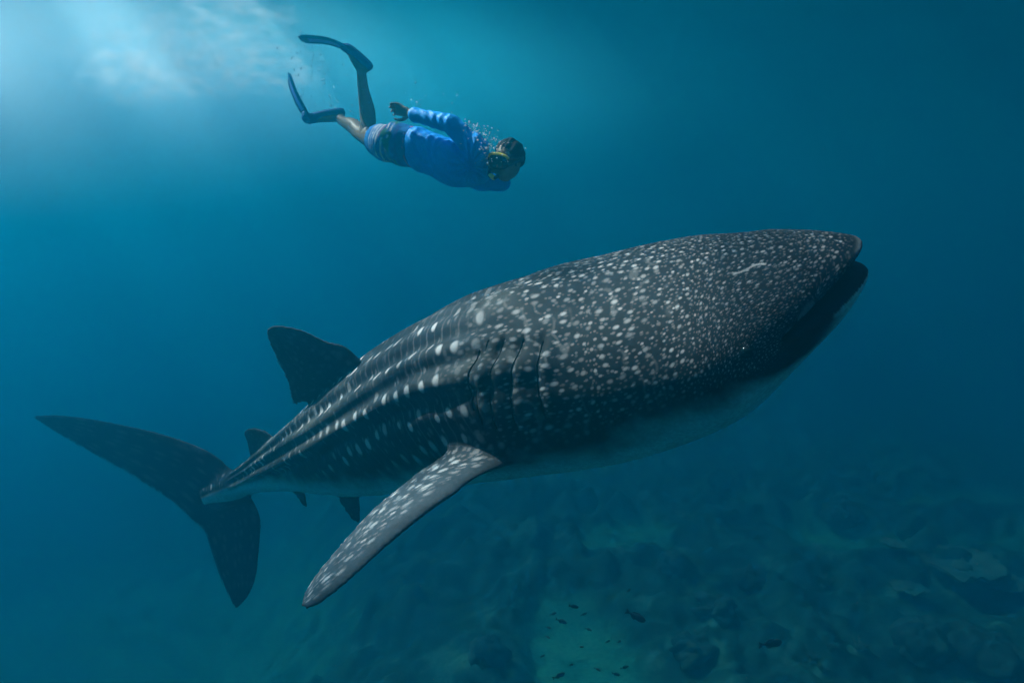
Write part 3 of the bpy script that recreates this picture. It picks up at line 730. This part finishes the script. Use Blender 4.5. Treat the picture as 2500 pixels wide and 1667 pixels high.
# ---- blue rash guard: torso and sleeves, pulled into folds
def inflate(d): return d
rg = [tube([waist*.88+pelvis*.12, waist*.6+chest*.4, chest, upper, upper*.35+neck*.65], [.141, .142, .150, .122, .074], 60, 32, (1.24, .86), lat)]
for s_, e_, w_2 in ((sh_r, el_r, wr_r), (sh_l, el_l, wr_l)):
    rg.append(tube([upper*.4+chest*.6, s_, s_*.5+e_*.5, e_], [.088, .080, .066, .057])); rg.append(tube([e_, e_*.6+w_2*.4, w_2+(e_-w_2)*.06], [.057, .054, .040]))
def shirt_fn(V, Q):
    N_ = vnormals(V, Q); N_ = N_ if ((V-V.mean(0))*N_).sum(1).mean() > 0 else -N_
    ax = vnorm(chest-pelvis); s = (V-pelvis)@ax; l = (V-pelvis)@lat; arm = vnorm(el_r-sh_r); sa = (V-sh_r)@arm
    sleeve = sstep(.0, .05, (V-chest)@vnorm(el_r-chest)-.10)
    f1 = np.sin((s*.9+l*.7+.05*fbm2(V[:, 0]*9, V[:, 1]*9, 3))*95)*fbm2(V[:, 0]*7, V[:, 1]*7+V[:, 2]*5, 4)**2
    f2 = np.sin((V@vnorm([.8, .55, .1])+.03*fbm2(V[:, 0]*12, V[:, 1]*12, 6))*170)*fbm2(V[:, 0]*11, V[:, 1]*11, 8)
    rad = np.linalg.norm(V-(sh_r*.75+chest*.25), axis=1)
    pull = np.sin(np.arctan2(V[:, 1]-sh_r[1]+.10, V[:, 0]-sh_r[0]+.05)*16)*np.exp(-((rad-.13)/.07)**2)
    d = .006*f1+.0022*f2*sleeve+.006*pull+.012*(fbm2(V[:, 0]*6, V[:, 1]*6+V[:, 2]*4, 12)-.5)
    hem = np.exp(-((s-.19)/.03)**2)*.006
    n = fbm2(V[:, 0]*30, V[:, 1]*30, 9)[:, None]
    return V+N_*(d+hem)[:, None], np.array([.003, .36, 1.0])*(.8+.4*n)
thing_mesh(rg, 'rash_guard', pigment('blue_lycra', .55, .25, .001, 160, .12), man, .006, 3, shirt_fn)
# ---- board shorts: dark, white stripes round the hems, pink waistband
so = [tube([pelvis-(waist-pelvis)*.35, pelvis, waist*.92+pelvis*.08, waist*.97+chest*.03], [.115, .142, .132, .112], 40, 30, (1.22, .86), lat)]
for hp, kn in ((hip_r, kn_r), (hip_l, kn_l)): so.append(tube([pelvis, hp, hp*.62+kn*.38], [.11, .116, .106], cap=.15))
def shorts_fn(V, Q):
    N_ = vnormals(V, Q); N_ = N_ if ((V-V.mean(0))*N_).sum(1).mean() > 0 else -N_
    s = (V-pelvis)@vnorm(waist-pelvis); w = .02*(fbm2(V[:, 0]*14, V[:, 1]*14+V[:, 2]*6, 2)-.5)
    s = s+w
    col = np.tile(np.array([.008, .17, .48]), (len(V), 1))*(.6+.8*fbm2(V[:, 0]*20, V[:, 1]*20, 3)[:, None])
    def band(lo, hi, cc, k=1): 
        m_ = (sstep(lo-.003, lo+.003, s)*sstep(hi+.003, hi-.003, s)*k)[:, None]; col[:] = col*(1-m_)+np.array(cc)*m_
    for lo in (-.135, -.112, -.088, -.064, -.022, .012): band(lo, lo+.013, (.70, .76, .76), .35+.65*sstep(.35, .5, fbm2(V[:, 0]*18+5, V[:, 1]*18, 21)))
    patch = sstep(.5, .62, fbm2(V[:, 0]*16+3, V[:, 1]*16, 7))
    band(-.035, .035, (.04, .22, .16), patch); band(.045, .075, (.03, .09, .40), sstep(.42, .6, fbm2(V[:, 0]*22, V[:, 1]*22, 8)))
    band(-.045, -.038, (.45, .16, .30), sstep(.4, .55, fbm2(V[:, 0]*25, V[:, 1]*25, 13)))
    band(.118, .127, (.62, .20, .36), sstep(.38, .5, fbm2(V[:, 0]*30+2, V[:, 1]*30, 14)))
    return V+N_*(.012*(fbm2(V[:, 0]*13, V[:, 1]*13+V[:, 2]*7, 5)-.5))[:, None], col
thing_mesh(so, 'board_shorts', pigment('shorts_cloth', .75, .15, .001, 140, .15), man, .006, 3, shorts_fn)
# ---- hair: dark, short and ruffled
hr = [blob(headc+HU*.022-HF*.022, [HR*.092, HF*.098, HU*.112])]
def hair_fn(V, Q):
    N_ = vnormals(V, Q); N_ = N_ if ((V-V.mean(0))*N_).sum(1).mean() > 0 else -N_
    q = V-headc; face = sstep(.035, .075, q@HF)*sstep(.075, .045, q@HU)
    low = sstep(-.02, -.07, q@HU)
    tuft = fbm2((q@HR)*55, (q@HF)*24+(q@HU)*30, 3, 3)
    V2 = V+N_*(.022*(tuft-.35)-.05*face-.028*low)[:, None]
    return V2, np.array([.011, .012, .009])*(.5+1.2*tuft[:, None])
thing_mesh(hr, 'hair', pigment('dark_hair', .7, .1, .003, 120, .4), man, .006, 1, hair_fn)
# ---- dive mask: skirt, tinted lens, yellow-topped frame, strap
mk = empty('dive_mask', to_world(headc+HF*.1).tolist()); mk.parent = man; mk.matrix_parent_inverse = Matrix.Translation(-man.location)
mc = headc+HF*.088+HU*.014
def oval(t, k=1.0, dep=0.0):
    x = .078*k*np.sign(np.cos(t))*np.abs(np.cos(t))**.8; y = .044*k*np.sign(np.sin(t))*np.abs(np.sin(t))**.85
    return mc+HR*x[:, None]+HU*y[:, None]+HF*(dep-1.6*(x**2)*1.8)[:, None]
tt = np.linspace(0, 2*math.pi, 64, endpoint=False)
def ringtube(P, r, k=8, closed=True):
    T = vnorm(np.roll(P, -1, 0)-np.roll(P, 1, 0)) if closed else vnorm(np.gradient(P, axis=0)); X = vnorm(np.cross(T, HF)); Y = np.cross(T, X)
    a = np.linspace(0, 2*math.pi, k, endpoint=False)
    V = P[:, None]+(X[:, None]*np.cos(a)[None, :, None]+Y[:, None]*np.sin(a)[None, :, None])*r; m = len(P); idx = np.arange(m*k).reshape(m, k)
    nx = np.roll(idx, -1, 0) if closed else idx[1:]; cu = idx if closed else idx[:-1]
    F = np.stack([cu, np.roll(cu, -1, 1), np.roll(nx, -1, 1), nx], -1).reshape(-1, 4)
    if not closed: F = F.tolist()+[idx[0][[0, 2, 4, 6]].tolist(), idx[-1][[6, 4, 2, 0]].tolist()]
    return V.reshape(-1, 3), F
def mlink(name, V, F, m_, T=None): return link(name, mesh_from(name, to_world(V), F, T), m_, mk)
black = mat('black_rubber', (.012, .013, .014), .5, .3)[0]; yel = mat('yellow_plastic', (.85, .75, .06), .4, .4)[0]; lensm = mat('dark_lens', (.006, .010, .012), .06, .6)[0]
V, F = ringtube(oval(tt, 1.0, .022), .0075); mlink('mask_frame', V, F, black)
V, F = ringtube(oval(np.linspace(.35, math.pi-.35, 40), 1.06, .027), .0085, closed=False); mlink('mask_rim', V, F, yel)
O1, O2 = oval(tt, .98, .018), oval(tt, 1.06, -.036)
idx = np.arange(128).reshape(2, 64); mlink('mask_skirt', np.vstack([O1, O2]), np.stack([idx[0], np.roll(idx[0], -1), np.roll(idx[1], -1), idx[1]], -1), black)
O3 = oval(tt, .97, .022); mlink('mask_lens', np.vstack([O3, O3-HF*.004, mc+HF*.022, mc+HF*.018]), np.stack([idx[0], np.roll(idx[0], -1), np.roll(idx[1], -1), idx[1]], -1), lensm,
    [(j, (j+1) % 64, 128) for j in range(64)]+[(64+(j+1) % 64, 64+j, 129) for j in range(64)])
ta = np.linspace(-.25*math.pi, 1.25*math.pi, 60)
sp_ = headc+HU*.016+HR[None]*(.104*np.cos(ta))[:, None]-HF[None]*(.118*np.sin(ta)-.02)[:, None]
V, F = ringtube(sp_, .006, closed=False); V = V+HU*((V-headc)@HU-.016)[:, None]*1.5; mlink('mask_strap', V, F, black)
# ---- snorkel: mouthpiece with a yellow valve, tube up the side of the head
sn = empty('snorkel', to_world(headc).tolist()); sn.parent = man; sn.matrix_parent_inverse = Matrix.Translation(-man.location)
side = -HR if (HR[0] > 0) else HR
p_ = [headc-HU*.075+HF*.098, headc-HU*.088+HF*.122+side*.02, headc-HU*.075+HF*.09+side*.085, headc-HU*.03+HF*.0+side*.108, headc+HU*.02-HF*.10+side*.085, headc+HU*.03-HF*.19+side*.05]
v, f, t = tube(p_, [.011, .012, .012, .011, .011, .011], 50, 12, cap=.2); link('snorkel_tube', mesh_from('snorkel_tube', to_world(v), f, t), black, sn)
v, f, t = tube([p_[1]+HF*.002, p_[1]*.4+p_[2]*.6+HF*.004], [.016, .015], 14, 12); link('snorkel_valve', mesh_from('snorkel_valve', to_world(v), f, t), yel, sn)
# ---- swim fins: foot pocket, blade with side rails and a blue panel
bl_m = noisy('blue_panel', (.03, .09, .75), (.05, .20, .85), 60, .4, .4); fin_m = mat('fin_rubber', (.012, .10, .36), .5, .3)[0]
def swim_fin(an, heel, ball, mid, tip, W):
    e = empty('swim_fin', to_world(ball).tolist()); e.parent = man; e.matrix_parent_inverse = Matrix.Translation(-man.location)
    W = vnorm(W); ax = vnorm(ball-heel)
    sh_ = [tube([heel, heel*.55+ball*.45, ball*1.0, ball+ (mid-ball)*.25], [.047, .054, .050, .038], 40, 20, (1.05, .74), W)]
    V, Q = remesh(sh_, .006, 2); link('foot_pocket', mesh_from('foot_pocket', to_world(V), Q), fin_m, e)
    cl = catmull([ball-(mid-ball)*.25, ball, mid, tip], 60); t = np.linspace(0, 1, 60)
    w = np.interp(t, [0, .2, .55, .9, 1], [.048, .055, .085, .105, .090]); T = vnorm(np.gradient(cl, axis=0)); Wv = vnorm(W-T*(T@W)[:, None]); Nv = np.cross(T, Wv)
    def plate(name, lo, hi, a0, a1, th, m_, lift=0.0):
        i0, i1 = int(a0*59), int(a1*59)+1; C_l = cl[i0:i1]; ww = w[i0:i1]; n = i1-i0
        G = np.stack([C_l+Wv[i0:i1]*(ww*lo)[:, None]+Nv[i0:i1]*(th+lift), C_l+Wv[i0:i1]*(ww*hi)[:, None]+Nv[i0:i1]*(th+lift), C_l+Wv[i0:i1]*(ww*hi)[:, None]-Nv[i0:i1]*(th-lift), C_l+Wv[i0:i1]*(ww*lo)[:, None]-Nv[i0:i1]*(th-lift)], 1)
        ix = np.arange(4*n).reshape(n, 4); q = np.stack([ix[:-1], np.roll(ix, -1, 1)[:-1], np.roll(ix, -1, 1)[1:], ix[1:]], -1).reshape(-1, 4)
        link(name, mesh_from(name, to_world(G.reshape(-1, 3)), np.vstack([q, ix[0][::-1][None], ix[-1][None]]), smooth=False), m_, e)
    plate('blade', -1, 1, .0, 1, .0035, fin_m); plate('blade_panel', -.62, .62, .50, .90, .0065, bl_m)
    plate('side_rail', -1.06, -.90, .12, .97, .010, fin_m); plate('side_rail', .90, 1.06, .12, .97, .010, fin_m)
swim_fin(an_r, c(901, 163, 5.08), ft_r, c(800, 101, 4.98), c(732, 95, 4.95), np.array([.20, -.24, -1.0]))
swim_fin(an_l, c(834, 275, 5.44), ft_l, c(724, 240, 5.30), c(704, 188, 5.28), np.array([.30, .10, -1.0]))

# ================================================================ bubbles round the diver
rng = np.random.default_rng(11)
def px_cloud(n, cu, cv, su, sv, z, sz): return np.stack([rng.normal(cu, su, n), rng.normal(cv, sv, n), rng.normal(z, sz, n)], 1)
def unpx(q): return np.stack([(q[:, 0]-1250)/FPX*q[:, 2], (833.5-q[:, 1])/FPX*q[:, 2], q[:, 2]], 1)
q = np.vstack([px_cloud(150, 1172, 332, 22, 16, 4.28, .05), px_cloud(90, 1150, 318, 14, 10, 4.3, .05), px_cloud(90, 1196, 358, 14, 14, 4.22, .04), px_cloud(24, 1232, 370, 22, 18, 4.18, .03)])
P = unpx(q); bubbles('exhaled_bubbles', P, rng.gamma(2.2, .0011, len(P)).clip(.0012, .0062), 'cluster of bright bubbles rising from the diver\'s face past the shoulder', True)
q = np.vstack([px_cloud(120, 790, 190, 45, 40, 5.0, .15), px_cloud(90, 745, 120, 40, 35, 5.1, .15), px_cloud(70, 830, 250, 35, 22, 5.0, .12), px_cloud(40, 900, 215, 45, 40, 4.8, .12), px_cloud(30, 1020, 255, 50, 14, 4.4, .06)])
P = unpx(q); tb_o = bubbles('trailing_bubbles', P, rng.gamma(2.0, .0015, len(P)).clip(.0014, .0075), 'loose trail of small bubbles between the diver\'s legs and fins', True); tb_o.data.materials.clear(); tb_o.data.materials.append(bub_far)
n = 420
q = np.stack([rng.uniform(-100, 2600, n), rng.uniform(-100, 1750, n), rng.uniform(1.6, 5.5, n)], 1)
P = unpx(q); P = P[to_world(P)[:, 2] < SURFACE_Z-.4]
o = bubbles('drifting_specks', P, rng.uniform(.0005, .0012, len(P)), 'tiny pale specks of plankton drifting all through the water'); o['category'] = 'plankton'
o.data.materials.clear(); o.data.materials.append(mat('plankton', (.30, .34, .30), .8, .1)[0])
# ================================================================ fish over the sand
fish_m = noisy('fish_scales', (.012, .020, .024), (.03, .045, .05), 30, .5, .3)
def fish_parts():
    n, k = 26, 14; x = np.linspace(0, 1, n); h = .20*np.sin(np.clip(x*1.02, 0, 1)**.62*math.pi)**.9+.012; h = np.maximum(h, .03*(x < .97)+.02); wd = h*.42
    a = np.linspace(0, 2*math.pi, k, endpoint=False)
    V = np.stack([np.tile((.5-x)[:, None], (1, k)), wd[:, None]*np.sin(a)[None], h[:, None]*np.cos(a)[None]], -1); idx = np.arange(n*k).reshape(n, k)
    F = np.stack([idx[:-1], np.roll(idx, -1, 1)[:-1], np.roll(idx, -1, 1)[1:], idx[1:]], -1).reshape(-1, 4)
    V = np.vstack([V.reshape(-1, 3), [.51, 0, 0], [-.5, 0, 0]]); T = [(idx[0, (j+1) % k], idx[0, j], n*k) for j in range(k)]+[(idx[-1, j], idx[-1, (j+1) % k], n*k+1) for j in range(k)]
    body = mesh_from('fish_body', V, F, T)
    def slab(name, poly, th):
        poly = np.array(poly); m = len(poly); V = np.vstack([np.c_[poly[:, 0], np.full(m, th), poly[:, 1]], np.c_[poly[:, 0], np.full(m, -th), poly[:, 1]]])
        me = bpy.data.meshes.new(name); me.from_pydata(V.tolist(), [], [list(range(m)), list(range(2*m-1, m-1, -1))]+[[j, (j+1) % m, m+(j+1) % m, m+j][::-1] for j in range(m)]); return me
    return body, slab('tail_fin', [(-.44, .03), (-.62, .16), (-.70, .17), (-.63, .0), (-.70, -.17), (-.62, -.16), (-.44, -.03)], .008), slab('back_fin', [(.16, .17), (.05, .27), (-.22, .22), (-.34, .10), (-.1, .12)], .008), slab('belly_fin', [(.0, -.17), (-.08, -.27), (-.28, -.20), (-.32, -.10), (-.1, -.12)], .008)
FB = fish_parts()
def fish(u, v, dist, length, yaw, pitch, label, group):
    e = empty('reef_fish', to_world(cam_pt(u, v, dist)).tolist()); e.rotation_euler = (0, pitch, yaw); e.scale = (length,)*3
    for nm, me in zip(('body', 'tail_fin', 'back_fin', 'belly_fin'), FB):
        o = bpy.data.objects.new(nm, me); COL.objects.link(o); o.parent = e
        if not me.materials: me.materials.append(fish_m)
    return tag(e, label, 'fish', group)
G_ = 'small dark fish above the sand patch'
fish(1555, 1505, 8.5, .22, math.radians(-18), math.radians(22), 'larger slim dark fish nose down over the right edge of the sand patch', G_)
fish(1885, 1570, 8.6, .26, math.radians(8), math.radians(-3), 'largest dark fish hanging level above the reef right of the sand patch', G_)
fish(1366, 1648, 9.0, .15, math.radians(20), math.radians(-12), 'deep-bodied dark fish at the bottom edge of the sand patch', G_)
fish(1372, 1516, 9.0, .13, math.radians(-12), math.radians(15), 'small dark fish in the upper left of the sand patch', G_)
fish(1402, 1480, 9.2, .12, math.radians(10), math.radians(18), 'topmost small dark fish over the sand patch', G_)
for (u, v, L_) in ((1426, 1498, .08), (1352, 1497, .09), (1340, 1532, .07), (1438, 1536, .08), (1338, 1555, .07), (1512, 1565, .07), (1484, 1565, .08), (1505, 1645, .10), (1526, 1628, .10), (1460, 1634, .08), (1325, 1600, .07), (1420, 1578, .06), (1395, 1622, .07), (1536, 1440, .08)):
    fish(u, v, 9.2, L_, rng.uniform(-.9, .9), rng.uniform(-.3, .3), 'one of the tiny dark fish scattered over the pale sand patch', 'tiny fish over the sand patch')
# ================================================================ corals standing on the reef
def ground(u, v):
    """where the line of sight through a pixel meets the sea floor"""
    d = dir_world(ray(u, v)); o = to_world(np.zeros(3)); p = o+d*np.arange(4, 60, .05)[:, None]
    below = p[:, 2] < floor_z(p[:, 0], p[:, 1])[0]
    return p[below.argmax()]
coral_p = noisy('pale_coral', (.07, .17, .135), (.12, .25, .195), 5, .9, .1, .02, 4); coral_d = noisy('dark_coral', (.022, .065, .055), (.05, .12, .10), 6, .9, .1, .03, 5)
def table_coral(seed, r):
    """a spreading plate of short branchlets on a stalk"""
    g = np.random.default_rng(seed); top = []; k = 40; rings = 9
    V = []; F = []
    for i in range(rings):
        f = (i+1)/rings
        for j in range(k):
            a = 2*math.pi*j/k; rr_ = r*f*(1+.10*math.sin(2*a+seed)+.07*math.sin(5*a+2*seed)+(.07*g.standard_normal() if i > rings-3 else 0))
            V.append((rr_*math.cos(a), rr_*math.sin(a), .42*r+.16*r*f*f+.035*r*g.standard_normal()))
    V.append((0, 0, .42*r)); n0 = len(V)-1
    for i in range(rings-1):
        for j in range(k): F.append((i*k+j, i*k+(j+1) % k, (i+1)*k+(j+1) % k, (i+1)*k+j))
    T = [(j, (j+1) % k, n0) for j in range(k)]
    m = len(V); V = np.array(V); Vb = V*np.array([.97, .97, 1])-np.array([0, 0, .07*r])
    Fb = [tuple(x+m for x in f[::-1]) for f in F]; Tb = [tuple(x+m for x in t[::-1]) for t in T]
    e0 = (rings-1)*k; rim = [(e0+j, e0+(j+1) % k, m+e0+(j+1) % k, m+e0+j)[::-1] for j in range(k)]
    plate = mesh_from('coral_plate', np.vstack([V, Vb]), F+Fb+rim, T+Tb)
    s = tube([(0, 0, -.25*r), (0, .03*r, .15*r), (0, 0, .42*r)], [.30*r, .16*r, .26*r], 14, 14)
    return [('plate', plate), ('stalk', mesh_from('coral_stalk', s[0], s[1], s[2]))]
def branch_coral(seed, r):
    g = np.random.default_rng(seed); sh = []
    for k in range(16):
        a = g.uniform(0, 2*math.pi); t = g.uniform(.15, 1.0); d = np.array([math.cos(a)*t, math.sin(a)*t, g.uniform(.7, 1.1)]); L_ = r*g.uniform(.7, 1.2)
        mid = d*L_*.5+g.normal(0, .05*r, 3); tip = d*L_+g.normal(0, .08*r, 3); sh.append(tube([(0, 0, -.1*r), mid, tip], [.11*r, .085*r, .04*r], 12, 8))
        for b in range(2):
            d2 = d+g.normal(0, .5, 3); sh.append(tube([mid, mid+d2*L_*.35], [.07*r, .03*r], 8, 7))
    V = np.vstack([s[0] for s in sh]); off = np.cumsum([0]+[len(s[0]) for s in sh[:-1]])
    return [('branches', mesh_from('coral_branches', V, np.vstack([np.asarray(s[1])+o for s, o in zip(sh, off)]), np.vstack([np.asarray(s[2])+o for s, o in zip(sh, off)]))), ('base', mesh_from('coral_base', *blob((0, 0, -.05*r), np.diag([.4*r, .4*r, .2*r]), 8)))]
def head_coral(seed, r):
    v, f, t = blob((0, 0, .15*r), np.diag([r, r*.85, r*.6]), 30); n = fbm2(v[:, 0]/r*2.3+seed, v[:, 1]/r*2.3+v[:, 2]/r*1.9, seed, 4)[:, None]
    lob = fbm2(v[:, 0]/r*6+seed, v[:, 1]/r*6+v[:, 2]/r*5, seed+3, 2)[:, None]
    return [('dome', mesh_from('coral_dome', v*(.30+1.15*n+.30*lob), f, t)), ('base', mesh_from('coral_base', *blob((0, 0, -.15*r), np.diag([.8*r, .8*r, .3*r]), 8)))]
def coral(name, parts, u, v, mt, label, group=None, rot=0):
    p = ground(u, v); e = empty(name, p.tolist()); e.rotation_euler = (0, 0, rot)
    for nm, me in parts:
        o = bpy.data.objects.new(nm, me); COL.objects.link(o); o.parent = e; me.materials.append(mt)
    return tag(e, label, 'coral', group)
coral('table_coral', table_coral(1, 1.0), 2345, 1418, coral_p, 'widest pale table coral near the right edge, spreading over the dark reef', None, .4)
coral('table_coral', table_coral(5, .62), 2440, 1440, coral_p, 'pale table coral at the right edge just beyond the widest one')
coral('table_coral', table_coral(2, .42), 2215, 1452, coral_p, 'pale table coral left of the widest one')
coral('table_coral', table_coral(3, .34), 2180, 1340, coral_p, 'farthest pale table coral at the corner of the distant sand patch')
coral('branching_coral', branch_coral(4, .28), 2012, 1428, coral_p, 'pale branching coral in the middle of the dark reef')
coral('branching_coral', branch_coral(6, .24), 2095, 1588, coral_p, 'bright branching coral low on the reef right of the largest fish')
coral('branching_coral', branch_coral(7, .20), 2030, 1592, coral_p, 'small pale branching coral just left of the bright one')
coral('branching_coral', branch_coral(8, .22), 1980, 1610, coral_p, 'pale branching coral below and right of the largest fish')
coral('branching_coral', branch_coral(9, .18), 2010, 1640, coral_p, 'pale branching coral lowest of its group at the bottom edge')
for i, (u, v, r, lb) in enumerate(((1750, 1500, .6, 'dark lumpy coral mound between the sand patch and the largest fish'), (1690, 1590, .55, 'dark lumpy coral mound at the right foot of the sand patch'), (2250, 1570, .75, 'dark lumpy coral mound below the widest table coral'), (2420, 1610, .8, 'biggest dark coral mound in the lower right corner'), (1830, 1420, .5, 'dark coral mound above and left of the largest fish'), (2060, 1260, .6, 'farthest dark coral mound under the belly of the shark'), (1640, 1390, .5, 'dark coral mound just beyond the top of the sand patch'), (1190, 1600, .5, 'dark coral mound left of the sand patch at the bottom edge'))):
    coral('coral_mound', head_coral(20+i, r), u, v, coral_d, lb, 'dark coral mounds on the reef', i*.7)
